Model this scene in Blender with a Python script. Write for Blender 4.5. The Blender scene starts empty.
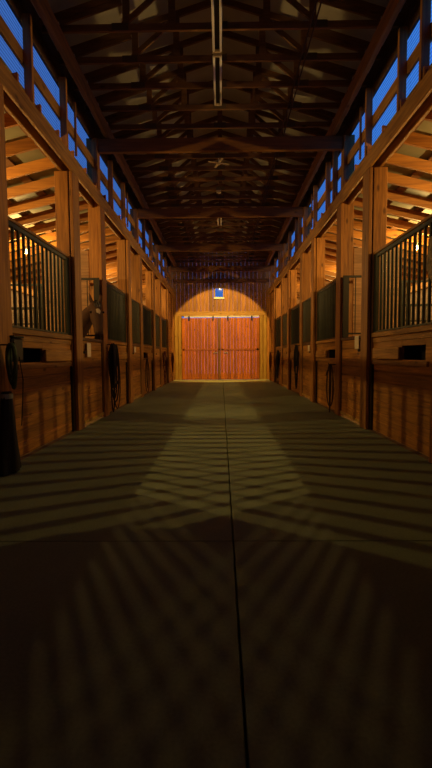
import bpy, bmesh, math, random
from mathutils import Vector, Matrix
random.seed(7)
S = bpy.context.scene
C = S.collection
PI = math.pi

# ------------------------------------------------------------------ materials
def nodes(name):
    m = bpy.data.materials.new(name); m.use_nodes = True
    nt = m.node_tree; nt.nodes.clear()
    out = nt.nodes.new('ShaderNodeOutputMaterial')
    return m, nt, out
def N(nt, t, **k):
    n = nt.nodes.new(t)
    for a, v in k.items():
        if a in n.inputs: n.inputs[a].default_value = v
        else: setattr(n, a, v)
    return n
def wood(name, c1, c2, grain='X', board=None, rough=.62, knots=True, var=.35):
    """c1 dark grain, c2 light wood; grain = axis the fibres run along; board=(axis index, width, offset)"""
    m, nt, out = nodes(name); L = nt.links.new
    b = N(nt, 'ShaderNodeBsdfPrincipled'); b.inputs['Roughness'].default_value = rough
    tc = N(nt, 'ShaderNodeTexCoord'); oi = N(nt, 'ShaderNodeObjectInfo')
    off = N(nt, 'ShaderNodeVectorMath', operation='SCALE'); off.inputs[0].default_value = (37, 19, 53)
    L(oi.outputs['Random'], off.inputs['Scale'])
    add = N(nt, 'ShaderNodeVectorMath', operation='ADD'); L(tc.outputs['Object'], add.inputs[0]); L(off.outputs[0], add.inputs[1])
    vec = add.outputs[0]; tone = oi.outputs['Random']
    if board:
        sep = N(nt, 'ShaderNodeSeparateXYZ'); L(tc.outputs['Object'], sep.inputs[0])
        sb = N(nt, 'ShaderNodeMath', operation='SUBTRACT'); L(sep.outputs[board[0]], sb.inputs[0]); sb.inputs[1].default_value = board[2]
        dv = N(nt, 'ShaderNodeMath', operation='DIVIDE'); L(sb.outputs[0], dv.inputs[0]); dv.inputs[1].default_value = board[1]
        fl = N(nt, 'ShaderNodeMath', operation='FLOOR'); L(dv.outputs[0], fl.inputs[0])
        ad = N(nt, 'ShaderNodeMath', operation='MULTIPLY_ADD'); L(oi.outputs['Random'], ad.inputs[0]); ad.inputs[1].default_value = 31.7; L(fl.outputs[0], ad.inputs[2])
        wn = N(nt, 'ShaderNodeTexWhiteNoise', noise_dimensions='1D'); L(ad.outputs[0], wn.inputs['W'])
        tone = wn.outputs['Value']
        sc = N(nt, 'ShaderNodeVectorMath', operation='SCALE'); L(wn.outputs['Color'], sc.inputs[0]); sc.inputs['Scale'].default_value = 9
        a2 = N(nt, 'ShaderNodeVectorMath', operation='ADD'); L(vec, a2.inputs[0]); L(sc.outputs[0], a2.inputs[1]); vec = a2.outputs[0]
    mp = N(nt, 'ShaderNodeMapping'); L(vec, mp.inputs[0])
    s = [26, 26, 26]; s['XYZ'.index(grain)] = 1.6; mp.inputs['Scale'].default_value = s
    no = N(nt, 'ShaderNodeTexNoise', Scale=1.0, Detail=5.0, Roughness=.6, Distortion=.6); L(mp.outputs[0], no.inputs['Vector'])
    rp = N(nt, 'ShaderNodeValToRGB'); L(no.outputs[0], rp.inputs[0])
    rp.color_ramp.elements[0].position = .3; rp.color_ramp.elements[1].position = .68
    rp.color_ramp.elements[0].color = (*c1, 1); rp.color_ramp.elements[1].color = (*c2, 1)
    col = rp.outputs[0]
    if knots:
        mk = N(nt, 'ShaderNodeMapping'); L(vec, mk.inputs[0])
        s = [5, 5, 5]; s['XYZ'.index(grain)] = 2.2; mk.inputs['Scale'].default_value = s
        vo = N(nt, 'ShaderNodeTexVoronoi', Scale=1.0); L(mk.outputs[0], vo.inputs['Vector'])
        r2 = N(nt, 'ShaderNodeValToRGB'); L(vo.outputs['Distance'], r2.inputs[0])
        r2.color_ramp.elements[0].position = .06; r2.color_ramp.elements[1].position = .15
        r2.color_ramp.elements[0].color = (.22, .16, .12, 1); r2.color_ramp.elements[1].color = (1, 1, 1, 1)
        mx = N(nt, 'ShaderNodeMixRGB', blend_type='MULTIPLY'); mx.inputs[0].default_value = .8
        L(col, mx.inputs[1]); L(r2.outputs[0], mx.inputs[2]); col = mx.outputs[0]
    hs = N(nt, 'ShaderNodeHueSaturation'); L(col, hs.inputs['Color'])
    mr = N(nt, 'ShaderNodeMapRange'); L(tone, mr.inputs[0]); mr.inputs[3].default_value = 1 - var; mr.inputs[4].default_value = 1 + var
    L(mr.outputs[0], hs.inputs['Value'])
    L(hs.outputs[0], b.inputs['Base Color'])
    bp = N(nt, 'ShaderNodeBump'); bp.inputs['Strength'].default_value = .25; bp.inputs['Distance'].default_value = .004
    L(no.outputs[0], bp.inputs['Height']); L(bp.outputs[0], b.inputs['Normal'])
    L(b.outputs[0], out.inputs[0]); return m
def plain(name, c, rough=.5, metal=0, emit=None, es=0, noise=.0, scale=20):
    m, nt, out = nodes(name); L = nt.links.new
    b = N(nt, 'ShaderNodeBsdfPrincipled'); b.inputs['Roughness'].default_value = rough; b.inputs['Metallic'].default_value = metal
    tc = N(nt, 'ShaderNodeTexCoord'); no = N(nt, 'ShaderNodeTexNoise', Scale=float(scale), Detail=4.0); L(tc.outputs['Object'], no.inputs['Vector'])
    rp = N(nt, 'ShaderNodeValToRGB'); L(no.outputs[0], rp.inputs[0])
    rp.color_ramp.elements[0].position = .3; rp.color_ramp.elements[1].position = .7
    rp.color_ramp.elements[0].color = (*[v * (1 - noise) for v in c], 1); rp.color_ramp.elements[1].color = (*[min(1, v * (1 + noise)) for v in c], 1)
    L(rp.outputs[0], b.inputs['Base Color'])
    if emit: b.inputs['Emission Color'].default_value = (*emit, 1); b.inputs['Emission Strength'].default_value = es
    L(b.outputs[0], out.inputs[0]); return m

D = (.17, .060, .010); LT = (.44, .195, .032)
W_postZ = wood('timber_upright', D, LT, 'Z', var=.18)
W_beamY = wood('timber_along_aisle', (.17, .070, .012), (.44, .215, .04), 'Y', var=.12)
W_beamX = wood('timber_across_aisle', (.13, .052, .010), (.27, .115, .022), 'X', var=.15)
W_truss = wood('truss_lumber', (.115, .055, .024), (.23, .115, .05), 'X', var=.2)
W_raft = wood('rafter_lumber', (.18, .060, .006), (.42, .175, .022), 'X', var=.2)
W_hb = wood('stall_boards', (.20, .080, .010), (.48, .215, .032), 'Y', board=(2, .15, .03), var=.22)
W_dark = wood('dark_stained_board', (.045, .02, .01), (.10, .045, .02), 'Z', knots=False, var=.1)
W_end = wood('end_wall_boards', (.20, .085, .015), (.52, .25, .05), 'Z', board=(0, .19, 0), var=.32)
W_door = wood('red_stained_door_boards', (.34, .085, .006), (.74, .23, .022), 'Z', board=(0, .152, 0), var=.22)
W_doorrail = wood('door_rail', (.30, .08, .02), (.58, .18, .04), 'X', var=.1)
W_trim = wood('yellow_trim', (.34, .20, .04), (.60, .38, .08), 'Z', var=.1)
W_trimX = wood('yellow_header_trim', (.34, .19, .05), (.60, .34, .09), 'X', var=.1)
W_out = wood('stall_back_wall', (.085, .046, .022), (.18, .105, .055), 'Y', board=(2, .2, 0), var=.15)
W_part = wood('stall_partition_boards', (.20, .10, .045), (.42, .23, .10), 'X', board=(2, .15, 0), var=.2)
M_bar = plain('dark_green_bars', (.014, .020, .010), .5, .2, noise=.25)
M_steel = plain('black_steel', (.008, .007, .006), .5, .3)
M_sheet = plain('roof_sheet', (.48, .47, .42), .5, .0, noise=.12, scale=3)
M_gus = plain('dull_plate', (.10, .07, .05), .6, .2)
M_sheet2 = plain('lean_to_roof_sheet', (.21, .20, .13), .6, 0, noise=.15, scale=3)
M_black = plain('black_rubber', (.010, .010, .011), .6)
M_rope = plain('black_rope', (.012, .010, .012), .8)
M_rope2 = plain('maroon_rope', (.10, .016, .014), .8)
M_rope3 = plain('brown_rope', (.07, .035, .018), .8)
M_pink = plain('pale_webbing', (.45, .25, .20), .8)
M_green = plain('green_webbing', (.045, .085, .04), .7, noise=.3)
M_card = plain('white_card', (.72, .62, .45), .7, noise=.08, scale=40)
M_tube = plain('unlit_tube', (.88, .84, .78), .3)
M_tan = plain('tan_enamel', (.50, .40, .28), .4)
M_track = plain('galvanised_track', (.80, .80, .74), .35, .0)
M_dirt = plain('stall_bedding', (.20, .13, .07), .95, noise=.35, scale=8)
M_hide_dark = plain('dark_hair', (.010, .007, .006), .6)
M_eye = plain('eye', (.01, .006, .004), .12)
M_blank = plain('black_blanket', (.008, .008, .009), .9, noise=.3)
M_strap = plain('pale_strap', (.30, .32, .28), .7)
M_bulb = plain('lit_bulb', (1, .8, .45), .4, emit=(1, .66, .22), es=22)
M_lens = plain('lit_flood_lens', (1, .8, .5), .4, emit=(1, .60, .22), es=6)
M_socket = plain('porcelain', (.6, .55, .48), .4)
M_paper = plain('mottled_notice', (.26, .20, .12), .8, noise=.45, scale=30)

def concrete():
    m, nt, out = nodes('concrete'); L = nt.links.new
    b = N(nt, 'ShaderNodeBsdfPrincipled'); b.inputs['Roughness'].default_value = .72
    tc = N(nt, 'ShaderNodeTexCoord')
    n1 = N(nt, 'ShaderNodeTexNoise', Scale=1.1, Detail=6.0, Roughness=.65); L(tc.outputs['Object'], n1.inputs['Vector'])
    n2 = N(nt, 'ShaderNodeTexNoise', Scale=70.0, Detail=3.0); L(tc.outputs['Object'], n2.inputs['Vector'])
    r = N(nt, 'ShaderNodeValToRGB'); L(n1.outputs[0], r.inputs[0])
    r.color_ramp.elements[0].position = .25; r.color_ramp.elements[1].position = .75
    r.color_ramp.elements[0].color = (.135, .175, .105, 1); r.color_ramp.elements[1].color = (.205, .26, .16, 1)
    mx = N(nt, 'ShaderNodeMixRGB', blend_type='OVERLAY'); mx.inputs[0].default_value = .35; L(r.outputs[0], mx.inputs[1]); L(n2.outputs[0], mx.inputs[2])
    L(mx.outputs[0], b.inputs['Base Color'])
    bp = N(nt, 'ShaderNodeBump'); bp.inputs['Strength'].default_value = .3; bp.inputs['Distance'].default_value = .003
    L(n2.outputs[0], bp.inputs['Height']); L(bp.outputs[0], b.inputs['Normal'])
    L(b.outputs[0], out.inputs[0]); return m
M_conc = concrete()
M_endfloor = plain('pale_end_floor', (.46, .50, .26), .7, noise=.12, scale=6)
def pane_mat():
    m, nt, out = nodes('ribbed_clear_panel'); L = nt.links.new
    tc = N(nt, 'ShaderNodeTexCoord')
    wv = N(nt, 'ShaderNodeTexWave', Scale=7.0, Distortion=1.2, Detail=2.0); wv.bands_direction = 'Z'; L(tc.outputs['Object'], wv.inputs['Vector'])
    r = N(nt, 'ShaderNodeValToRGB'); L(wv.outputs[0], r.inputs[0])
    r.color_ramp.elements[0].color = (.62, .66, .72, 1); r.color_ramp.elements[1].color = (.96, .97, 1, 1)
    t = N(nt, 'ShaderNodeBsdfTransparent'); L(r.outputs[0], t.inputs[0])
    g = N(nt, 'ShaderNodeBsdfGlossy'); g.inputs['Roughness'].default_value = .03
    mx = N(nt, 'ShaderNodeMixShader'); mx.inputs[0].default_value = .03; L(t.outputs[0], mx.inputs[1]); L(g.outputs[0], mx.inputs[2])
    L(mx.outputs[0], out.inputs[0]); return m
M_pane = pane_mat()

# ------------------------------------------------------------------ mesh helpers
def bx(bm, x0, x1, y0, y1, z0, z1, bev=0.0):
    if x0 > x1: x0, x1 = x1, x0
    if y0 > y1: y0, y1 = y1, y0
    r = bmesh.ops.create_cube(bm, size=1, matrix=Matrix.Translation(((x0+x1)/2, (y0+y1)/2, (z0+z1)/2)) @ Matrix.Diagonal((x1-x0, y1-y0, z1-z0, 1)))
    if bev:
        es = list({e for v in r['verts'] for e in v.link_edges})
        bmesh.ops.bevel(bm, geom=es, offset=bev, segments=1, affect='EDGES')
def beam(bm, a, b, w, d, bev=.0, up=Vector((0, 0, 1))):
    """box of width w (sideways) and depth d (towards up) from a to b"""
    a = Vector(a); b = Vector(b); z = (b-a); l = z.length; z.normalize()
    x = z.cross(up).normalized(); y = x.cross(z)
    M = Matrix((x, y, z)).transposed().to_4x4(); M.translation = (a+b)/2
    r = bmesh.ops.create_cube(bm, size=1, matrix=M @ Matrix.Diagonal((w, d, l, 1)))
    if bev:
        es = list({e for v in r['verts'] for e in v.link_edges})
        bmesh.ops.bevel(bm, geom=es, offset=bev, segments=1, affect='EDGES')
def cyl(bm, a, b, r, r2=None, seg=10):
    a = Vector(a); b = Vector(b); z = b-a
    q = z.to_track_quat('Z', 'Y').to_matrix().to_4x4(); q.translation = (a+b)/2
    bmesh.ops.create_cone(bm, cap_ends=True, segments=seg, radius1=r, radius2=r if r2 is None else r2, depth=z.length, matrix=q)
def tube(bm, pts, r, seg=7):
    pts = [Vector(p) for p in pts]; rings = []
    for i, p in enumerate(pts):
        t = (pts[min(i+1, len(pts)-1)] - pts[max(i-1, 0)]).normalized()
        ref = Vector((0, 0, 1)) if abs(t.z) < .9 else Vector((0, 1, 0))
        u = t.cross(ref).normalized(); v = t.cross(u)
        rings.append([bm.verts.new(p + r*(math.cos(2*PI*k/seg)*u + math.sin(2*PI*k/seg)*v)) for k in range(seg)])
    for a, b in zip(rings, rings[1:]):
        # keep rings matched where the reference axis flips
        k0 = min(range(seg), key=lambda k: (b[k].co-a[0].co).length)
        d = 1 if (b[(k0+1) % seg].co-a[1].co).length < (b[(k0-1) % seg].co-a[1].co).length else -1
        for k in range(seg):
            try: bm.faces.new((a[k], a[(k+1) % seg], b[(k0+d*(k+1)) % seg], b[(k0+d*k) % seg]))
            except ValueError: pass
    for rr in (rings[0], rings[-1]):
        try: bm.faces.new(rr)
        except ValueError: pass
def ball(bm, c, r, sc=(1, 1, 1), sub=2):
    bmesh.ops.create_icosphere(bm, subdivisions=sub, radius=r, matrix=Matrix.Translation(c) @ Matrix.Diagonal((*sc, 1)))
def obj(name, bm, mat, parent=None, loc=None, smooth=False):
    bmesh.ops.recalc_face_normals(bm, faces=bm.faces[:])
    me = bpy.data.meshes.new(name); bm.to_mesh(me); bm.free(); me.materials.append(mat)
    if smooth:
        for p in me.polygons: p.use_smooth = True
    o = bpy.data.objects.new(name, me); C.objects.link(o)
    if parent: o.parent = parent
    if loc: o.location = loc
    return o
def B(): return bmesh.new()
def tag(o, label, cat, group=None):
    o['label'] = label; o['category'] = cat
    if group: o['group'] = group
    return o
def thing(name, label, cat, loc=(0, 0, 0), group=None):
    o = bpy.data.objects.new(name, None); C.objects.link(o); o.location = loc; o.empty_display_size = .1
    return tag(o, label, cat, group)
def struct(name, bm, mat, loc=None):
    o = obj(name, bm, mat, None, loc); o['kind'] = 'structure'; return o
def dup(root, loc, label):
    r = root.copy(); C.objects.link(r); r.location = loc; r['label'] = label
    for ch in list(root.children):
        c = ch.copy(); C.objects.link(c); c.parent = r
        for g in list(ch.children):
            d = g.copy(); C.objects.link(d); d.parent = c
    return r
ORD = ['nearest', 'second', 'third', 'fourth', 'fifth', 'sixth', 'seventh', 'eighth', 'ninth', 'tenth', 'eleventh', 'twelfth', 'thirteenth', 'fourteenth',
       'fifteenth', 'sixteenth', 'seventeenth', 'eighteenth', 'nineteenth', 'twentieth', 'twenty-first', 'twenty-second', 'twenty-third', 'twenty-fourth',
       'twenty-fifth', 'twenty-sixth', 'twenty-seventh', 'twenty-eighth', 'twenty-ninth', 'thirtieth']
SIDE = {-1: 'left', 1: 'right'}
PER = 3.82
A = [4.36 + PER*k for k in range(-1, 5)]      # roof pillars: .54 4.36 8.18 12.0 15.82 19.64
Bp = [6.56 + PER*k for k in range(-1, 4)]     # posts between grille and door: 2.74 6.56 10.38 14.2 18.02
YE = 20.5                                     # end wall
PW = .18

# ------------------------------------------------------------------ setting
bm = B(); ys = [-2.0, 2.6-PER+.0, 2.6, 2.6+PER, 2.6+2*PER, 2.6+3*PER, 2.6+4*PER, 18.3]
for xa, xb in ((-2.24, .062), (.072, 2.24)):
    for y0, y1 in zip(ys, ys[1:]): bx(bm, xa, xb, y0+.0035, y1-.0035, -.12, 0, .003)
bx(bm, -2.24, 2.24, -2, YE, -.2, -.06)
struct('floor', bm, M_conc)
bm = B(); bx(bm, -2.24, .062, 18.307, YE, -.055, 0, .003); bx(bm, .072, 2.24, 18.307, YE, -.055, 0, .003); struct('floor', bm, M_endfloor)  # last stretch of aisle floor, given a paler colour
for s in (-1, 1):
    bm = B(); bx(bm, s*2.245, s*6.0, -2, YE, -.2, -.005); struct('floor', bm, M_dirt)
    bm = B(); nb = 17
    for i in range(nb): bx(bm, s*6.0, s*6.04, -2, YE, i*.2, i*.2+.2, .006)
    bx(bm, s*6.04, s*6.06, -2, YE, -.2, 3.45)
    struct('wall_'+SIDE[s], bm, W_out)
    # lean-to roof sheet
    bm = B()
    def zr(x): return 4.365 - .24*(x-2.25)
    v = [bm.verts.new((s*x, y, zr(x)+dz)) for dz in (0, .02) for x in (2.345, 6.3) for y in (-2.1, YE+.1)]
    for f in ((0, 1, 3, 2), (4, 5, 7, 6), (0, 1, 5, 4), (2, 3, 7, 6), (0, 2, 6, 4), (1, 3, 7, 5)): bm.faces.new([v[i] for i in f])
    for k in range(56):      # standing ribs of the sheet
        y = -1.8+k*.4; beam(bm, (s*2.36, y, zr(2.36)+.03), (s*6.28, y, zr(6.28)+.03), .03, .02)
    struct('ceiling', bm, M_sheet2)
    # gable roof over the aisle
    bm = B(); pts = [(2.46, 5.58), (0, 6.335)]
    v = [bm.verts.new((s*x, y, z+dz)) for dz in (0, .03) for x, z in pts for y in (-2.1, YE+.1)]
    for f in ((0, 1, 3, 2), (4, 5, 7, 6), (0, 1, 5, 4), (2, 3, 7, 6), (0, 2, 6, 4), (1, 3, 7, 5)): bm.faces.new([v[i] for i in f])
    struct('ceiling', bm, M_sheet)
    # boarded band over the clerestory windows
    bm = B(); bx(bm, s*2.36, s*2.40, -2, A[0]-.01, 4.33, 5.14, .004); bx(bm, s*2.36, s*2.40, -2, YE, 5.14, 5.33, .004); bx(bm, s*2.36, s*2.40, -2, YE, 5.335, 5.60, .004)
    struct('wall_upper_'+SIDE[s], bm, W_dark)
    # full-height boarding of the last short bay
    bm = B(); z = 0
    while z < 3.9:
        bx(bm, s*2.26, s*2.30, Bp[4]+PW+.005, YE-.01, z, min(z+.15, 3.9), .006); z += .15
    struct('wall_panel_'+SIDE[s], bm, W_hb)
# earth outside
bm = B(); bx(bm, -14, 14, -8, YE+12, -.4, -.21); struct('ground', bm, M_dirt)
# wall behind the camera
bm = B()
for i in range(64): bx(bm, -6.4+i*.2, -6.2+i*.2, -2.06, -2.0, 0, 3.4 if abs(-6.3+i*.2) > 2.4 else 5.5, .004)
for i in range(13):
    x0 = -2.4+i*.369
struct('wall_rear', bm, W_end)
bm = B()
v = [bm.verts.new(p) for p in ((-2.75, -2.05, 5.4), (2.75, -2.05, 5.4), (0, -2.05, 6.34), (-2.75, -2.02, 5.4), (2.75, -2.02, 5.4), (0, -2.02, 6.34))]
for f in ((0, 1, 2), (3, 4, 5), (0, 1, 4, 3), (1, 2, 5, 4), (2, 0, 3, 5)): bm.faces.new([v[i] for i in f])
for s in (-1, 1):
    q = [bm.verts.new((s*x, y, z)) for y in (-2.05, -2.02) for x, z in ((2.3, 3.3), (2.3, 4.4), (6.3, 3.42), (6.3, 3.3))]
    for f in ((0, 1, 2, 3), (4, 5, 6, 7), (0, 1, 5, 4), (1, 2, 6, 5), (2, 3, 7, 6), (3, 0, 4, 7)): bm.faces.new([q[i] for i in f])
struct('wall_rear_gable', bm, W_end)
# end wall: vertical boards around the doorway and the little window
bm = B(); rnd = random.Random(3)
DX0, DX1, DH = -1.86, 1.80, 2.98
WX0, WX1, WZ0, WZ1 = -.30, .13, 3.86, 4.32
x = -6.08
while x < 6.08:
    x1 = x+.19; xm = (x+x1)/2; d = rnd.choice((0, .004, .010))
    top = 6.33-.307*abs(xm)+.0 if abs(xm) < 2.45 else 4.33-.24*(abs(xm)-2.25)
    y0 = YE+.02-d
    def col(z0, z1): bx(bm, x+.002, x1-.002, y0, YE+.05, z0, z1, .004)
    if x1 > DX0 and x < DX1:
        if x1 > WX0 and x < WX1: col(DH+.02, WZ0); col(WZ1, top)
        else: col(DH+.02, top)
    else: col(0, top)
    x = x1
bx(bm, DX0-.19, DX0, YE+.0, YE+.05, 0, DH+.02); bx(bm, DX1, DX1+.19, YE+.0, YE+.05, 0, DH+.02)
bx(bm, WX0-.06, WX0, YE+.0, YE+.05, WZ0-.1, WZ1+.1); bx(bm, WX1, WX1+.06, YE+.0, YE+.05, WZ0-.1, WZ1+.1)
struct('wall_back', bm, W_end)
bm = B(); bx(bm, DX0-.3, DX1+.3, YE+.001, YE+.4, -.2, -.004); struct('floor', bm, M_conc)
bm = B(); bx(bm, DX0-.34, DX1+.38, YE-.05, YE-.005, 3.02, 3.22, .006); struct('trim_1', bm, W_trimX)
bm = B(); bx(bm, DX0-.33, DX0-.20, YE-.04, YE-.005, 0, 3.02, .006); bx(bm, DX0-.17, DX0-.03, YE-.03, YE-.005, 0, 3.02, .006); struct('trim_2', bm, W_trim)
bm = B(); bx(bm, DX1+.20, DX1+.35, YE-.04, YE-.005, 0, 3.02, .006); bx(bm, DX1+.04, DX1+.17, YE-.03, YE-.005, 0, 3.02, .006); struct('trim_3', bm, W_trim)
bm = B(); bx(bm, -2.19, 2.19, YE-.09, YE-.02, 4.55, 4.73, .006); struct('trim_4', bm, W_beamX)
# little window over the door
bm = B()
for a in ((WX0-.02, WX0+.03, WZ0, WZ1), (WX1-.03, WX1+.02, WZ0, WZ1), (WX0-.02, WX1+.02, WZ1-.03, WZ1+.02)): bx(bm, a[0], a[1], YE-.03, YE+.01, a[2], a[3], .003)
w = struct('window_1', bm, W_trim)
bm = B(); bx(bm, WX0-.03, WX1+.03, YE-.06, YE+.01, WZ0-.06, WZ0+.03, .004); obj('window_sill', bm, M_track, w)
bm = B(); bx(bm, WX0, WX1, YE+.02, YE+.026, WZ0, WZ1); obj('glass_pane', bm, M_pane, w)
# sliding doors
for i, (x0, x1) in enumerate(((DX0+.0, -.031), (-.029, DX1))):
    bm = B(); x = x0
    n = round((x1-x0)/.152); wd = (x1-x0)/n
    for k in range(n): bx(bm, x0+k*wd+.002, x0+(k+1)*wd-.002, YE-.045, YE-.012, .008, DH-.06, .005)
    d = struct('door_%d' % (i+1), bm, W_door)
    bm = B(); bx(bm, x0+.02, x1-.02, YE-.07, YE-.045, 1.38, 1.47, .004); obj('door_rail', bm, W_doorrail, d)
    bm = B(); bx(bm, x0, x0+.13, YE-.07, YE-.045, .03, DH-.06, .004); obj('door_stile', bm, W_door, d)
    bm = B(); bx(bm, x1-.13, x1, YE-.07, YE-.045, .03, DH-.06, .004); obj('door_stile', bm, W_postZ if i == 0 else W_door, d)
    bm = B(); hx = x1-.25 if i == 0 else x0+.25
    bx(bm, hx-.09, hx+.09, YE-.085, YE-.07, 1.26, 1.30); bx(bm, hx-.08, hx-.06, YE-.10, YE-.07, 1.26, 1.30); obj('door_latch', bm, M_tan, d)
    for hx in (x0+.35, x1-.35):
        bm = B(); bx(bm, hx-.03, hx+.03, YE-.10, YE-.07, DH-.2, DH+.01); cyl(bm, (hx, YE-.105, DH+.0), (hx, YE-.07, DH+.0), .028); obj('door_hanger', bm, M_steel, d)
bm = B(); bx(bm, DX0+.12, DX1-.02, YE-.062, YE-.052, DH-.035, DH+.03); bx(bm, DX0+.12, DX1-.02, YE-.066, YE-.05, DH+.025, DH+.035)
tag(obj('door_track', bm, M_track), 'pale steel track running above the two red-brown sliding doors', 'door track')

# ------------------------------------------------------------------ timber frame
for s in (-1, 1):
    sd = SIDE[s]
    for i, y in enumerate(A):
        if i == 0: lab = 'tall roof pillar beside the camera on the %s of the aisle' % sd
        else: lab = '%s tall pillar in view on the %s aisle side, rising past the windows to the tie beam' % (ORD[i-1], sd)
        t = thing('roof_pillar', lab, 'post', (s*2.37, y, 0), 'roof pillars of the aisle')
        bm = B(); bx(bm, -.10, .10, 0, PW, 0, 5.165, .006); obj('pillar_core', bm, W_postZ, t)
        bm = B(); bx(bm, s*-.17, s*-.12, -.12, PW, 0, 3.905, .006); obj('facing_board', bm, W_postZ, t)
    for i, y in enumerate(Bp):
        if i == 0: lab = 'shorter stall post beside the camera on the %s' % sd
        else: lab = '%s shorter post in view on the %s side, between barred panel and half door' % (ORD[i-1], sd)
        t = thing('stall_post', lab, 'post', (s*2.37, y, 0), 'stall posts under the headers')
        bm = B(); bx(bm, -.10, .10, 0, PW, 0, 3.905, .006); obj('post_core', bm, W_postZ, t)
        bm = B(); bx(bm, s*-.17, s*-.12, 0, .29, 0, 3.905, .006); obj('facing_board', bm, W_postZ, t)
    bm = B()
    bx(bm, s*2.20, s*2.24, -1.95, YE-.02, 3.91, 4.14, .006)
    tag(obj('header_beam', bm, W_beamY), 'long header beam along the %s aisle edge below the clerestory windows' % sd, 'beam', 'long aisle header beams')
    ends = [-1.95-PW] + A + [YE-.02]
    for i, (y0, y1) in enumerate(zip(ends, ends[1:])):
        bm = B(); bx(bm, s*2.36, s*2.40, y0+PW+.004, y1-.004, 3.91, 4.104, .005)
        nm = ['beside the camera', 'over the stall beside the camera', 'over the nearest stall in view', 'over the second stall', 'over the third stall', 'over the fourth stall', 'in the short last bay'][i]
        tag(obj('back_header', bm, W_beamY), 'inner header board %s on the %s side' % (nm, sd), 'beam', 'inner header boards')
    bm = B(); bx(bm, s*2.05, s*2.13, 3.9, YE-.1, 5.175, 5.395, .006)
    tag(obj('truss_girder', bm, W_beamY), 'girder along the %s aisle edge carrying the truss ends' % sd, 'beam', 'truss girders')
for i, y in enumerate(A[1:]):
    if i == 0: lab = 'tie beam across the aisle overhead, nearest the camera and just out of the picture'
    else: lab = '%s big tie beam spanning the aisle between the pillars, counted from the top of the picture' % ['', 'first', 'second', 'third', 'farthest'][i]
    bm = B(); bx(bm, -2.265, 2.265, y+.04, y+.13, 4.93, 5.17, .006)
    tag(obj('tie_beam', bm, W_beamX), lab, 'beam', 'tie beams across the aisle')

# roof trusses
TY = [4.71+.61*k for k in range(26)]
t0 = None
for k, y in enumerate(TY):
    lab = '%s roof truss over the aisle, counted from the camera' % ORD[k]
    if t0 is None:
        t0 = t = thing('roof_truss', lab, 'roof truss', (0, y, 5.40), 'roof trusses over the aisle')
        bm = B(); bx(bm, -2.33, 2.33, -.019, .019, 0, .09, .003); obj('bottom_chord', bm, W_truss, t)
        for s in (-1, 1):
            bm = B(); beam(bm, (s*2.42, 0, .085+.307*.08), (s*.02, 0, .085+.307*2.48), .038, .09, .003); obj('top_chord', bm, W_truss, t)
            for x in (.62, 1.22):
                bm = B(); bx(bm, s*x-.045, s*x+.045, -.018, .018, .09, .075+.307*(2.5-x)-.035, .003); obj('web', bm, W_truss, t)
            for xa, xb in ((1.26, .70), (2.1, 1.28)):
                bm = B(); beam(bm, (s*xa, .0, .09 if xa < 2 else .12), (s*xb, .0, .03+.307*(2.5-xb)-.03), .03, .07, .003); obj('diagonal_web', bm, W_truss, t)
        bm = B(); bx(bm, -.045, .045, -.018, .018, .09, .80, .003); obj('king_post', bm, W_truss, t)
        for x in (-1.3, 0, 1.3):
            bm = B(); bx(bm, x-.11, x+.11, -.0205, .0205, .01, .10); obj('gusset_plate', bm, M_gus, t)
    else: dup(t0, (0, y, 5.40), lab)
for q, x in enumerate((1.17, 1.23)):
    bm = B(); tube(bm, [(x, 4.3, 5.3905), (x, 12, 5.3905), (x, YE-.15, 5.3905)], .011)
    tag(obj('conduit', bm, M_rope3), '%s of two thin conduits running along under the trusses on the right' % ['inner', 'outer'][q], 'conduit')

# lean-to rafters and purlins
RY = [6.8+.61*k for k in range(-5, 23)]
for s in (-1, 1):
    bm = B(); sl = .24
    prof = [(2.25, 4.142), (2.25, 4.31), (5.98, 4.31-sl*3.73), (5.98, 4.142-sl*3.73)]
    v = [bm.verts.new((s*(x), y, z)) for y in (0, .04) for x, z in prof]
    for f in ((0, 1, 2, 3), (4, 5, 6, 7), (0, 1, 5, 4), (1, 2, 6, 5), (2, 3, 7, 6), (3, 0, 4, 7)): bm.faces.new([v[i] for i in f])
    r0 = None
    n = 0
    for y in RY:
        if any(y+.04 > a-.01 and y < a+PW+.01 for a in A): y += (.0)
        yy = y
        for a in A:
            if yy+.05 > a and yy < a+PW+.01: yy = a-.05 if (yy+.02-a) < PW/2 else a+PW+.012
        lab = '%s sloping rafter over the %s stalls, counted from the camera' % (ORD[n], SIDE[s]); n += 1
        if r0 is None: r0 = obj('rafter', bm, W_raft, None, (0, yy, 0)); tag(r0, lab, 'rafter', 'rafters over the %s stalls' % SIDE[s])
        else:
            r = r0.copy(); C.objects.link(r); r.location = (0, yy, 0); r['label'] = lab
    bm = B(); bx(bm, s*5.90, s*5.985, -1.95, YE-.05, 3.06, 3.245, .004)
    tag(obj('outer_plate', bm, W_beamY), 'timber plate on the outer %s wall under the rafter feet' % SIDE[s], 'beam', 'outer wall plates')
    for q in range(6):
        x = 2.62+q*.62; z = 4.31-sl*(x-2.25)
        bm = B(); beam(bm, (s*x, -1.95, z+.024), (s*x, YE-.05, z+.024), .14, .034, .0, up=Vector((s*sl, 0, 1)).normalized())
        tag(obj('purlin', bm, W_truss), '%s flat purlin above the %s rafters, counted outward from the aisle' % (['first', 'second', 'third', 'fourth', 'fifth', 'sixth'][q], SIDE[s]), 'purlin', 'purlins over the %s stalls' % SIDE[s])

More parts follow.
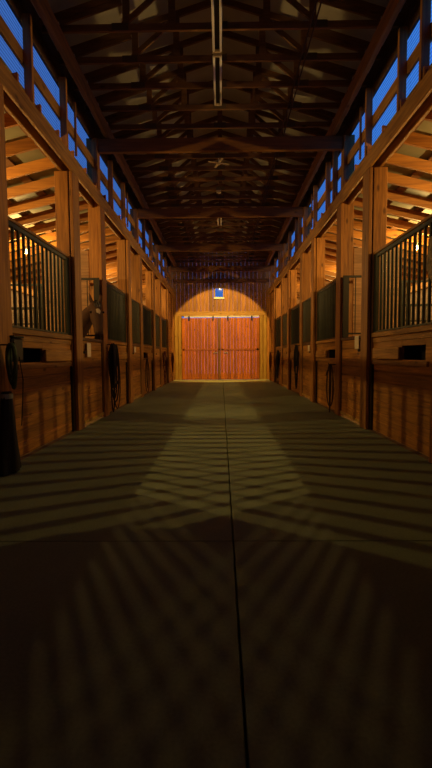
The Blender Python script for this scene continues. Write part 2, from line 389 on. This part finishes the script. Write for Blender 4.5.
# clerestory windows
wn = 2
for s in (-1, 1):
    for bi in range(0, 6):
        ya = A[bi]+PW; yb = A[bi+1] if bi < 5 else YE-.03
        if bi == 5: st = []
        elif s < 0: st = [A[bi]+.97, A[bi]+2.13, A[bi]+2.75]
        else: st = [A[bi]+.62, A[bi]+1.19, A[bi]+2.42, A[bi]+3.0]
        for y in st[:]:
            pass
        st2 = []
        for q, y in enumerate(st):
            wdt = .055 if q < len(st)-1 else .03
            for ry in RY:
                if ry-.01 < y+wdt and y < ry+.05: y = ry+.055
            st2.append((y, wdt))
        edges = [(ya-.0, 0)] + st2 + [(yb, 0)]
        bm = B(); bx(bm, s*2.335, s*2.375, ya+.002, yb-.002, 4.63, 4.80, .004)
        fr = struct('window_%d' % wn, bm, W_beamY); wn += 1
        for y, wdt in st2:
            bm = B(); bx(bm, s*(2.235 if wdt > .04 else 2.30), s*2.333, y, y+wdt, 4.142 if wdt > .04 else 4.37, 5.2, .003); obj('mullion', bm, W_dark if False else W_postZ, fr)
        for (ea, wa), (eb, _) in zip(edges, edges[1:]):
            for z0, z1 in ((4.36, 4.64), (4.79, 5.15)):
                bm = B(); bx(bm, s*2.378, s*2.384, ea+(.0 if wa else .0), eb, z0, z1)
                obj('glass_pane', bm, M_pane, fr)

# ------------------------------------------------------------------ stalls
STALL = ['stall beside the camera', 'nearest stall in view', 'second stall', 'third stall', 'fourth stall']
def stall_front(s, k, y0, L):
    """barred panel over a boarded half wall, local origin at its near foot"""
    sd = SIDE[s]
    t = thing('horse_stall', 'boarded half wall with tall barred grille, %s on the %s' % (STALL[k], sd), 'horse stall', (s*2.30, y0, 0), 'barred stall fronts')
    bm = B(); z = .004
    o0, o1 = .34, .98                      # feed opening along the wall
    while z < 1.40:
        z1 = min(z+.15, 1.40)
        if z1 > 1.09 and z < 1.25:
            if z < 1.06: bx(bm, 0, s*.035, 0, L, z, 1.08, .004)
            bx(bm, 0, s*.035, 0, o0, max(z, 1.08), z1, .004); bx(bm, 0, s*.035, o1, L, max(z, 1.08), z1, .004)
            if z1 > 1.26: bx(bm, 0, s*.035, o0, o1, 1.255, z1, .004)
        else: bx(bm, 0, s*.035, 0, L, z, z1, .011)
        z = z1
    obj('board_panel', bm, W_hb, t)
    bm = B(); bx(bm, -s*.035, s*.05, 0, L, 1.405, 1.47, .005); obj('ledge_rail', bm, W_beamY, t)
    bm = B(); bx(bm, -s*.012, -s*.001, 0, L, 1.33, 1.39, .003); obj('upper_slide_rail', bm, W_beamY, t)
    bm = B(); bx(bm, -s*.03, -s*.001, .25, L-.05, 1.005, 1.065, .004); obj('lower_slide_rail', bm, W_beamY, t)
    c = B(); bx(c, -s*.055, -s*.014, o1-.02, L-.12, 1.085, 1.24, .005); cv = obj('feed_slot_cover', c, W_beamY, t); cv['label'] = 'pale sliding board beside the dark feed slot'
    c = B(); bx(c, s*.036, s*.26, o0, o1, .98, 1.0); bx(c, s*.24, s*.26, o0, o1, 1.0, 1.26); bx(c, s*.036, s*.26, o0-.02, o0, .98, 1.26); bx(c, s*.036, s*.26, o1, o1+.02, .98, 1.26); bx(c, s*.036, s*.26, o0, o1, 1.26, 1.275); obj('feed_box', c, M_black, t)
    # steel channel at both ends
    for ya in (L-.05,):
        c = B(); bx(c, -s*.03, -s*.002, ya+.004, ya+.046, .0, 1.0, .002); obj('steel_channel', c, M_steel, t)
    # grille
    c = B(); bx(c, -s*.01, s*.03, 0, L, 2.575, 2.625, .003); bx(c, -s*.01, s*.03, 0, L, 1.475, 1.50, .003)
    bx(c, -s*.01, s*.03, 0, .035, 1.50, 2.575, .003); bx(c, -s*.01, s*.03, L-.12, L, 1.50, 2.575, .003)
    g = obj('grille_frame', c, M_bar, t); 
    nb = 13; c0 = None
    for i in range(nb):
        y = .035+(i+1)*(L-.155)/(nb+1)
        if c0 is None:
            c = B(); cyl(c, (s*.01, 0, 1.5), (s*.01, 0, 2.575), .0205, seg=8); c0 = b = obj('bar', c, M_bar, g, (0, y, 0), smooth=False)
        else:
            b = c0.copy(); C.objects.link(b); b.parent = g; b.location = (0, y, 0)
    c = B(); bx(c, -s*.02, s*.035, 0, L, 2.63, 2.665, .004); obj('wooden_cap', c, W_beamY, t)
    return t
def stall_door(s, k, y0, L):
    sd = SIDE[s]
    t = thing('stall_door', ('boarded half door with its steel yoke gate swung open, %s on the %s' if k == 1 else 'boarded half door under a closed barred yoke gate, %s on the %s') % (STALL[k], sd), 'stall door', (s*2.235, y0, 0), 'stall doors')
    c = B(); z = .05
    while z < 1.38:
        z1 = min(z+.15, 1.40); bx(c, 0, s*.035, .012, L-.012, z, z1, .011); z = z1
    obj('board_panel', c, W_hb, t)
    c = B(); bx(c, -s*.02, s*.045, .012, L-.012, 1.405, 1.455, .004); obj('door_cap', c, W_dark, t)
    c = B(); bx(c, -s*.016, -s*.001, .012, L-.012, .05, .10, .003); kp = obj('kick_strip', c, W_trim, t)
    for ya in (.012, L-.055):
        c = B(); bx(c, -s*.014, -s*.001, ya, ya+.043, .10, 1.40, .003); obj('door_edge', c, W_dark if ya > .1 else W_postZ, t)
    c = B(); bx(c, -s*.035, -s*.016, .02, .12, 1.20, 1.23, .003); cyl(c, (-s*.05, .07, 1.215), (-s*.02, .07, 1.215), .022); obj('latch', c, M_steel, t)
    if k == 1:      # yoke gate swung open, square to the aisle, against the far pillar
        c = B(); y0 = L-.075
        bx(c, s*.0, s*.42, y0, y0+.03, 2.55, 2.59, .003); bx(c, s*.0, s*.42, y0, y0+.03, 1.52, 1.55, .003)
        bx(c, s*.0, s*.105, y0-.01, y0+.04, 1.456, 2.55, .003); bx(c, s*.39, s*.42, y0, y0+.03, 1.55, 2.55, .003)
        y = obj('yoke_gate', c, M_steel, t); y['label'] = 'black steel yoke gate standing open'
        c = B(); bx(c, s*.22, s*.235, y0+.005, y0+.02, 1.55, 2.55, .002); obj('bar', c, M_steel, y)
    else:
        c = B(); x0, x1 = -s*.0, s*.03
        bx(c, x0, x1, .02, L-.02, 2.55, 2.59, .003); bx(c, x0, x1, .02, L-.02, 1.456, 1.49, .003)
        y = obj('yoke_gate', c, M_steel, t)
        for q in range(12):
            c = B(); yy = .02+q*(L-.04-.03)/11; bx(c, x0, x1, yy, yy+.03, 1.49, 2.55, .003); obj('bar', c, M_bar, y)
    return t
def partition(s, y, lab, bars=True, top=1.44):
    t = thing('stall_partition', lab, 'partition', (s*2.5, y+.07, 0), 'partitions between stalls')
    c = B(); z = 0
    while z < top: bx(c, 0, s*3.49, 0, .04, z, z+.15, .005); z += .15
    obj('board_panel', c, W_part, t)
    if bars:
        c = B(); bx(c, 0, s*.90, 0, .04, top, max(3.15, top+.05), .004); obj('light_block_panel', c, W_part, t)  # solid board added to block lamp light coming from the next stall
        c = B()
        for z in (1.51, 2.05, 2.50): bx(c, s*.91, s*3.49, .005, .035, z, z+.035)
        for x in (.92, 2.1, 3.46): bx(c, s*x, s*(x+.03), .005, .035, 1.54, 2.50)
        g = obj('grille_frame', c, M_bar, t); c0 = None
        for i in range(22):
            x = 1.02+i*.108
            if c0 is None: c = B(); cyl(c, (0, .02, 1.54), (0, .02, 2.50), .014, seg=6); c0 = obj('bar', c, M_bar, g, (s*x, 0, 0))
            else: b = c0.copy(); C.objects.link(b); b.parent = g; b.location = (s*x, 0, 0)
    return t
for s in (-1, 1):
    for k in range(5):
        stall_front(s, k, A[k]+PW+.004, Bp[k]-A[k]-PW-.008)
        if k < 4 or True: stall_door(s, k, Bp[k]+.294, A[k+1]-.124-Bp[k]-.294) if k < 4 else None
    for k in range(5):
        partition(s, A[k], '%s on the %s' % (['partition beside the camera', 'partition at the near end of the nearest stall', 'partition between nearest and second stalls', 'partition between second and third stalls', 'partition between third and fourth stalls'][k], SIDE[s]), k != 1, 1.44 if k != 1 else 3.0)
    partition(s, Bp[4]+.6, 'solid partition closing the far end of the fourth stall on the %s' % SIDE[s], False)

# hanging cards on the doors
for s, k, z0, z1 in ((-1, 1, 1.14, 1.37), (1, 1, 1.24, 1.45), (-1, 2, 1.24, 1.39), (1, 2, 1.24, 1.39)):
    c = B(); y = Bp[k]+PW+(.28 if s < 0 else .17); bx(c, s*2.168, s*2.174, y, y+.2, z0, z1, .001)
    o = tag(obj('name_card', c, M_card), 'small cream card on the half door of the %s, %s side' % (STALL[k], SIDE[s]), 'card', 'cards on the stall doors')
    o.location = (s*.020, 0, 0)
# notice pinned to near right pillar
c = B()
v = [c.verts.new((2.1945+dx, y, z)) for dx in (0, .006) for y, z in ((4.26, 2.42), (4.66, 2.36), (4.69, 2.06), (4.56, 1.88), (4.40, 1.80), (4.26, 1.78))]
c.faces.new(v[:6]); c.faces.new(v[6:])
for i in range(6): c.faces.new((v[i], v[(i+1) % 6], v[6+(i+1) % 6], v[6+i]))
tag(obj('paper_notice', c, M_paper), 'mottled brown paper notice hanging on the near right pillar, cut off by the picture edge', 'notice')

# ------------------------------------------------------------------ lamps
def bulb(s, x, y, z, lab, watts, soft):
    t = thing('stall_lamp', lab, 'lamp', (s*x, y, z), 'bare bulbs over the stalls')
    top = 4.31-.24*(x-2.25)+.006-z
    c = B(); cyl(c, (0, 0, .05), (0, 0, .12), .026, .034, 12); cyl(c, (0, 0, .12), (0, 0, top), .008, seg=6); obj('lamp_holder', c, M_socket, t)
    c = B(); ball(c, (0, 0, 0), .032, (1, 1, 1.25)); cyl(c, (0, 0, .03), (0, 0, .055), .02, .018, 10); obj('light_bulb', c, M_bulb, t, smooth=True)
    l = bpy.data.lights.new('bulb_light', 'POINT'); l.energy = watts; l.color = (1, .60, .17); l.shadow_soft_size = soft
    o = bpy.data.objects.new('bulb_light', l); C.objects.link(o); o.location = (0, 0, -.085); o.parent = t
WATT = 225; FLOOD = 1000
for s in (-1, 1):
    for k, y in ((1, 5.92), (2, 9.48), (3, 13.22), (4, 16.88)):
        bulb(s, 4.22, y, 3.43, 'bare glowing bulb hanging over the %s on the %s' % (STALL[k], SIDE[s]), WATT*(1, .7, .9, 1.0)[k-1], .016 if k == 1 else .04)
# floodlight on the far side of the third tie beam
t = thing('flood_lamp', 'flood lamp fixed to the far face of the third tie beam', 'lamp', (-.03, 16.0, 5.06))
c = B(); bx(c, -.05, .05, -.051, -.01, -.06, .06, .004); cyl(c, (0, -.02, 0), (0, .06, 0), .012); obj('bracket', c, M_steel, t)
ax = Vector((0, .804, -.595))
h0 = Vector((0, .05, 0)); c = B(); cyl(c, h0, h0+ax*.09, .045, .07, 16); obj('lamp_head', c, M_steel, t)
c = B(); cyl(c, h0+ax*.091, h0+ax*.096, .062, .062, 16); obj('lens', c, M_lens, t)
l = bpy.data.lights.new('flood_light', 'SPOT'); l.energy = FLOOD; l.color = (1, .58, .12); l.spot_size = math.radians(56); l.spot_blend = .10; l.shadow_soft_size = .04
o = bpy.data.objects.new('flood_light', l); C.objects.link(o); o.location = h0+ax*.13; o.parent = t; o.rotation_euler = ax.to_track_quat('-Z', 'Y').to_euler()

# ceiling fixtures
for i, (ya, lab) in enumerate(((5.02, 'unlit twin-tube fixture on the ridge line, at the top edge of the picture'), (6.28, 'unlit twin-tube fixture on the ridge line, directly behind the first'), (12.95, 'unlit twin-tube fixture on the ridge line beyond the second tie beam'))):
    t = thing('tube_light', lab, 'light fixture', (-.03, ya, 5.40), 'unlit tube fixtures')
    c = B(); bx(c, -.055, .055, 0, 1.2, -.055, -.002, .004); obj('housing', c, M_steel, t)
    for x in (-.048, .048):
        c = B(); cyl(c, (x, .02, -.075), (x, 1.18, -.075), .016, seg=10); obj('tube', c, M_tube, t, smooth=True)
    for y in (.0, 1.17):
        c = B(); bx(c, -.06, .06, y, y+.03, -.09, -.04, .003); obj('tube_socket', c, M_tan, t)
for y, lab in ((9.59, 'small four-bladed tan ceiling fan between the first and second tie beams'), (16.91, 'small four-bladed tan ceiling fan beyond the third tie beam')):
    t = thing('ceiling_fan', lab, 'ceiling fan', (-.03, y, 5.40), 'small ceiling fans')
    c = B(); cyl(c, (0, 0, 0), (0, 0, -.08), .012); cyl(c, (0, 0, -.07), (0, 0, -.13), .045, .035, 14); obj('motor', c, M_tan, t)
    for q in range(4):
        a = math.radians(20+90*q); c = B(); beam(c, (.03*math.cos(a), .03*math.sin(a), -.10), (.24*math.cos(a), .24*math.sin(a), -.10), .05, .006); obj('blade', c, M_tan, t)
for y, z, lab in ((11.42, 5.345, 'small square junction box under the trusses before the second tie beam'), (19.35, 5.345, 'small square junction box just before the farthest tie beam')):
    c = B(); bx(c, -.10, .02, -.05, .05, 0, .0555, .004); bx(c, -.06, -.02, -.02, .02, -.02, 0, .003)
    tag(obj('junction_box', c, M_tan, None, (0, y, z)), lab, 'junction box')

# ------------------------------------------------------------------ hanging tack
def loop(cx, cy, top, bot, w, r=.011, tw=.0, n=18):
    """a closed hanging loop in the plane of the wall (y across, z up) at distance cx"""
    p = []
    for i in range(n+1):
        a = 2*PI*i/n; z = (top+bot)/2+(top-bot)/2*math.cos(a)
        f = (top-z)/(top-bot); p.append((cx+tw*math.sin(a), cy+w*math.sin(a)*(.35+.65*f), z))
    return p
def tack(name, cat, s, y, top, specs, lab, mat, extra=None, x=2.10):
    t = thing(name, lab, cat, (s*x, y, 0))
    c = B(); cyl(c, (s*(2.205-x), 0, top+.01), (-s*.035, 0, top+.01), .008); cyl(c, (-s*.035, 0, top+.01), (-s*.04, 0, top+.04), .008); obj('hook', c, M_steel, t)
    c = B()
    for dy, bot, w, r in specs: tube(c, loop(-s*random.uniform(.0, .015), dy, top+.02, bot, w, r, s*random.choice((-1, 1))*random.uniform(.02, .055)), r)
    obj('rope_coil', c, mat, t)
    if extra:
        c = B()
        for e in extra[1]: tube(c, [(-s*.01+s*q[0], q[1], q[2]) for q in e], extra[2])
        obj(extra[3], c, extra[0], t)
    return t
tack('rope_and_halter', 'tack', -1, 8.27, 1.36, [(0, .45, .06, .016), (.10, .32, .12, .014), (-.02, .55, .07, .018), (.30, .10, .20, .012), (.16, .25, .12, .014), (.0, .7, .10, .022), (.06, .85, .10, .024), (-.02, .08, .05, .014), (.04, 1.0, .09, .026), (.0, .62, .10, .024)],
     'bundle of black halters and ropes hanging on the left pillar beside the horse', M_rope,
     (M_rope, [[(0, .02, .62), (-.02, .12, .60), (-.03, .2, .66), (-.03, .22, .60)], [(0, -.1, .7), (0, .1, .72), (-.02, .14, .5), (0, -.08, .5)]], .011, 'halter_strap'))
tack('lead_rope', 'rope', -1, 12.10, 1.05, [(0, .12, .10, .011), (.01, .25, .06, .011)], 'thin brown rope looped on the left pillar beyond the second stall door', M_rope3)
tack('halter', 'tack', -1, 15.93, 1.28, [(0, .55, .10, .018), (.02, .35, .07, .016), (-.02, .10, .05, .014), (0, .8, .1, .022)], 'maroon halter with pale webbing on the left pillar beyond the third stall', M_rope2,
     (M_pink, [[(-.02, .04, 1.2), (-.02, .08, .9), (-.02, .03, .65)], [(-.02, -.06, 1.1), (-.02, -.02, .95), (-.02, .04, .8)]], .024, 'pale_webbing'))
tack('halter', 'tack', -1, 18.17, 1.25, [(0, .62, .10, .02), (.03, .45, .13, .018), (-.03, .8, .07, .022)], 'dark maroon halter hanging on the last left post near the end wall', M_rope2, x=2.07)
tack('lead_rope', 'rope', 1, 8.30, .95, [(.02, .04, .08, .012), (0, .15, .05, .012)], 'thin brown rope hanging to the floor by the right half door of the nearest stall', M_rope3,
     (M_rope3, [[(0, .0, .86), (-.03, .08, .84), (-.04, .16, .74)]], .012, 'loose_end'))
tack('rope_and_halter', 'tack', 1, 12.08, 1.4, [(0, .2, .045, .016), (.02, .4, .05, .016), (-.02, .6, .045, .02), (0, .85, .05, .024)], 'black ropes hanging straight down on the right pillar beyond the second stall door', M_rope)
tack('halter', 'tack', 1, 15.93, 1.30, [(0, .5, .09, .018), (.02, .3, .06, .016), (-.02, .08, .05, .014), (0, .75, .09, .022)], 'black halter with pale webbing on the right pillar beyond the third stall', M_rope,
     (M_pink, [[(-.02, .04, 1.2), (-.02, .08, .95), (-.02, .03, .7)]], .024, 'pale_webbing'))
tack('halter', 'tack', 1, 18.17, 1.25, [(0, .62, .10, .02), (.03, .45, .13, .018)], 'dark maroon halter hanging on the last right post near the end wall', M_rope2, x=2.07)

# black feed box on the near left stall wall
t = thing('storage_box', 'black rounded box hung high on the near left stall wall', 'box', (-2.215, 4.57, 1.10))
c = B(); bx(c, -.052, .05, -.10, .13, 0, .25, .02); obj('box_body', c, M_black, t)
c = B(); bx(c, -.05, .06, -.105, .135, .252, .275, .008); obj('lid', c, M_black, t)
c = B(); tube(c, [(.05, .02, .05), (.055, .08, -.2), (.02, .12, -.5), (.03, .06, -.7)], .006); obj('cord', c, M_rope, t)
# green halter strap bundle
t = tack('green_halter', 'tack', -1, 4.27, 1.26, [(0, .88, .05, .018), (.02, .84, .06, .02), (-.02, .95, .04, .018)], 'green webbing halter hanging on the near left pillar above the black blanket', M_green)
# black blanket hanging to the floor
def blanket():
    t = thing('horse_blanket', 'black horse blanket draped down to the floor at the near left pillar', 'blanket', (-2.12, 4.20, 0))
    c = B(); nu, nv = 34, 22; rows = []
    for j in range(nv+1):
        f = j/nv; z = .80*(1-f)+.008
        w = .05+.10*f**.8; d = .04+.035*f
        row = []
        for i in range(nu):
            a = 2*PI*i/nu; fold = 1+.10*f*math.sin(5*a+1.3)+.05*math.sin(9*a+f*4)
            row.append(c.verts.new((math.cos(a)*d*fold, math.sin(a)*w*fold*1.2, z+.012*math.sin(3*a)*f*(1 if j < nv else 0))))
        rows.append(row)
    for r1, r2 in zip(rows, rows[1:]):
        for i in range(nu): c.faces.new((r1[i], r1[(i+1) % nu], r2[(i+1) % nu], r2[i]))
    c.faces.new(rows[0]); c.faces.new(rows[-1])
    obj('blanket_cloth', c, M_blank, t, smooth=True)
    c = B(); r = []
    for z in (.74, .79):
        r.append([c.verts.new((math.cos(2*PI*i/20)*.055, math.sin(2*PI*i/20)*.075, z)) for i in range(20)])
    for i in range(20): c.faces.new((r[0][i], r[0][(i+1) % 20], r[1][(i+1) % 20], r[1][i]))
    o = obj('strap', c, M_strap, t); o['label'] = 'pale grey strap around the top'
blanket()

# ------------------------------------------------------------------ horse
def coat():
    m, nt, out = nodes('bay_coat'); L = nt.links.new
    b = N(nt, 'ShaderNodeBsdfPrincipled'); b.inputs['Roughness'].default_value = .85
    tc = N(nt, 'ShaderNodeTexCoord')
    no = N(nt, 'ShaderNodeTexNoise', Scale=6.0, Detail=4.0); L(tc.outputs['Object'], no.inputs['Vector'])
    r = N(nt, 'ShaderNodeValToRGB'); L(no.outputs[0], r.inputs[0])
    r.color_ramp.elements[0].color = (.032, .011, .005, 1); r.color_ramp.elements[1].color = (.065, .024, .010, 1)
    # white star and stripe on the forehead
    mp = N(nt, 'ShaderNodeMapping'); mp.vector_type = 'POINT'; L(tc.outputs['Object'], mp.inputs[0])
    mp.inputs['Location'].default_value = (0, 0, 0); mp.inputs['Scale'].default_value = (1, 1, .5)
    ds = N(nt, 'ShaderNodeVectorMath', operation='DISTANCE'); L(mp.outputs[0], ds.inputs[0]); ds.inputs[1].default_value = (STAR[0], STAR[1], STAR[2]*.5)
    n2 = N(nt, 'ShaderNodeTexNoise', Scale=25.0); L(tc.outputs['Object'], n2.inputs['Vector'])
    ma = N(nt, 'ShaderNodeMath', operation='MULTIPLY_ADD'); L(n2.outputs[0], ma.inputs[0]); ma.inputs[1].default_value = .03; L(ds.outputs['Value'], ma.inputs[2])
    st = N(nt, 'ShaderNodeMath', operation='LESS_THAN'); L(ma.outputs[0], st.inputs[0]); st.inputs[1].default_value = .060
    # darker muzzle
    mx = N(nt, 'ShaderNodeMixRGB'); L(st.outputs[0], mx.inputs[0]); L(r.outputs[0], mx.inputs[1]); mx.inputs[2].default_value = (.42, .33, .24, 1)
    L(mx.outputs[0], b.inputs['Base Color']); L(b.outputs[0], out.inputs[0]); return m
# head frame: poll at P, nose direction d, face normal nrm (towards the aisle and camera)
P = Vector((-2.20, 7.60, 2.05)); fwd = Vector((.30, -.62, 0)).normalized()
nose_dir = (Vector((0, 0, -1))*.93+fwd*.37).normalized()
nrm = (fwd*.93+Vector((0, 0, 1))*.37).normalized(); side = nrm.cross(nose_dir).normalized()
def H(a, n, sd=0): return P+nose_dir*a+nrm*n+side*sd
STAR = H(.145, .13, .02)
def horse():
    verts = []; edges = []; rad = []
    def v(p, r, par=None):
        verts.append(tuple(p)); rad.append(r if isinstance(r, tuple) else (r, r)); i = len(verts)-1
        if par is not None: edges.append((par, i))
        return i
    rump = v((-4.55, 7.40, 1.28), (.25, .27))
    loin = v((-4.15, 7.42, 1.30), (.27, .29), rump)
    bel = v((-3.7, 7.46, 1.24), (.28, .31), loin)
    che = v((-3.2, 7.52, 1.23), (.25, .30), bel)
    br = v((-2.88, 7.60, 1.30), (.21, .26), che)
    n1 = v((-2.66, 7.70, 1.50), (.16, .22), br)
    n2 = v((-2.50, 7.76, 1.72), (.13, .17), n1)
    n3 = v((-2.36, 7.76, 1.92), (.11, .14), n2)
    po = v(H(.02, .0), (.105, .11), n3)
    h1 = v(H(.13, .0), (.135, .135), po)
    h2 = v(H(.25, .0), (.125, .13), h1)
    h3 = v(H(.37, .02), (.098, .098), h2)
    h4 = v(H(.46, .03), (.085, .080), h3)
    h5 = v(H(.54, .03), (.088, .078), h4)
    h6 = v(H(.60, .02), (.055, .052), h5)
    for q in (-1, 1):
        e1 = v(H(-.04, .02, q*.07), .035, po); e2 = v(H(-.11, .03, q*.09), .034, e1); e3 = v(H(-.19, .035, q*.095), .008, e2)
    ax = Vector((-.985, -.17, 0)); sx = Vector((-.06, .99, 0)).normalized()
    for q in (-1, 1):   # fore legs
        o = Vector((-3.08, 7.54, 0))+sx*q*.15
        a = v(o+Vector((0, 0, 1.0)), .12, che); b = v(o+Vector((0, 0, .72)), .085, a); k = v(o+Vector((.02, 0, .48)), .05, b)
        f = v(o+Vector((0, 0, .17)), .034, k); g = v(o+Vector((.03, 0, .09)), .042, f); hh = v(o+Vector((.07, 0, .035)), .055, g)
    for q in (-1, 1):   # hind legs: stifle forward, hock back
        o = Vector((-4.52, 7.40, 0))+sx*q*.16
        a = v(o+Vector((.12, 0, .98)), .16, loin if q < 0 else rump); b = v(o+Vector((.10, .02, .80)), .11, a); k = v(o+Vector((-.16, 0, .52)), .055, b)
        f = v(o+Vector((-.12, 0, .18)), .038, k); g = v(o+Vector((-.07, 0, .09)), .042, f); hh = v(o+Vector((-.02, 0, .035)), .056, g)
    me = bpy.data.meshes.new('horse'); me.from_pydata(verts, edges, [])
    o = bpy.data.objects.new('horse', me); C.objects.link(o); me.materials.append(coat())
    sm = o.modifiers.new('skin', 'SKIN'); sm.use_smooth_shade = True; sm.branch_smoothing = .4
    for i, r in enumerate(rad): me.skin_vertices[0].data[i].radius = r; me.skin_vertices[0].data[i].use_root = (i == 0)
    sb = o.modifiers.new('sub', 'SUBSURF'); sb.levels = 2; sb.render_levels = 2
    tag(o, 'dark bay horse with a white star looking over the left half door', 'horse')
    for q in (-1, 1):
        c = B(); ball(c, H(.17, .055, q*.108), .020); obj('eye', c, M_eye, o, smooth=True)
        c = B(); ball(c, H(.555, .07, q*.045), .012, (1, 1, 1.5)); obj('nostril', c, M_hide_dark, o, smooth=True)
    # forelock and mane
    rr = random.Random(5); c = B()
    for i in range(14):
        sdx = rr.uniform(-.035, .035); ln = rr.uniform(.05, .11)
        tube(c, [H(-.06, .06, sdx*.6), H(-.02, .11, sdx), H(ln*.5, .122, sdx*1.3), H(ln, .124, sdx*1.4+rr.uniform(-.01, .01))], .008, 5)
    obj('forelock', c, M_hide_dark, o)
    c = B(); crest = [Vector((-2.34, 7.82, 2.06)), Vector((-2.5, 7.84, 1.92)), Vector((-2.68, 7.80, 1.78)), Vector((-2.9, 7.70, 1.60))]
    for i in range(60):
        f = rr.random()*(len(crest)-1.001); j = int(f); p = crest[j].lerp(crest[j+1], f-j)
        tube(c, [p, p+Vector((.01, .04, .0)), p+Vector((.01, .08, -.08)), p+Vector((rr.uniform(-.02, .03), .09, -.18-rr.random()*.06))], .010, 5)
    obj('mane', c, M_hide_dark, o)
    c = B()
    for i in range(40):
        a = rr.uniform(-.04, .04); b = rr.uniform(-.04, .04)
        tube(c, [(-4.74, 7.4+a*.3, 1.38), (-4.86+b*.5, 7.4+a, 1.25), (-4.88+b, 7.4+a*1.2, .9), (-4.86+b*1.3, 7.4+a*1.5, .5)], .012, 5)
    obj('tail', c, M_hide_dark, o)
horse()

# ------------------------------------------------------------------ sky
w = bpy.data.worlds.new('dusk_sky'); S.world = w; w.use_nodes = True
nt = w.node_tree; nt.nodes.clear(); L = nt.links.new
out = nt.nodes.new('ShaderNodeOutputWorld'); bg = nt.nodes.new('ShaderNodeBackground')
tc = nt.nodes.new('ShaderNodeTexCoord'); sp = nt.nodes.new('ShaderNodeSeparateXYZ'); L(tc.outputs['Generated'], sp.inputs[0])
mr = nt.nodes.new('ShaderNodeMapRange'); L(sp.outputs[0], mr.inputs[0]); mr.inputs[1].default_value = -.7; mr.inputs[2].default_value = .7
rp = nt.nodes.new('ShaderNodeValToRGB'); L(mr.outputs[0], rp.inputs[0])
rp.color_ramp.elements[0].color = (.06, .135, .40, 1); rp.color_ramp.elements[1].color = (.06, .30, 1.0, 1)
L(rp.outputs[0], bg.inputs[0]); bg.inputs[1].default_value = 1.0; L(bg.outputs[0], out.inputs[0])

# ------------------------------------------------------------------ camera
cd = bpy.data.cameras.new('camera'); cam = bpy.data.objects.new('camera', cd); C.objects.link(cam); S.camera = cam
cd.sensor_fit = 'VERTICAL'; cd.sensor_height = 24; cd.lens = 24*430/768; cd.clip_start = .02
p = math.radians(3.8); yw = math.radians(.73); ro = math.radians(.4)
def wd(a, b, f):
    x = a*math.cos(ro)+b*math.sin(ro); z = -a*math.sin(ro)+b*math.cos(ro); y = f
    y2 = y*math.cos(p)+z*math.sin(p); z2 = -y*math.sin(p)+z*math.cos(p)
    return Vector((x*math.cos(yw)-y2*math.sin(yw), x*math.sin(yw)+y2*math.cos(yw), z2))
M = Matrix((wd(1, 0, 0), wd(0, 1, 0), -wd(0, 0, 1))).transposed().to_4x4(); M.translation = (0, 0, 1.15)
cam.matrix_world = M
S.view_settings.view_transform = 'Standard'; S.view_settings.look = 'None'; S.view_settings.gamma = 1; S.view_settings.use_curve_mapping = False
S.view_settings.exposure = 0.0
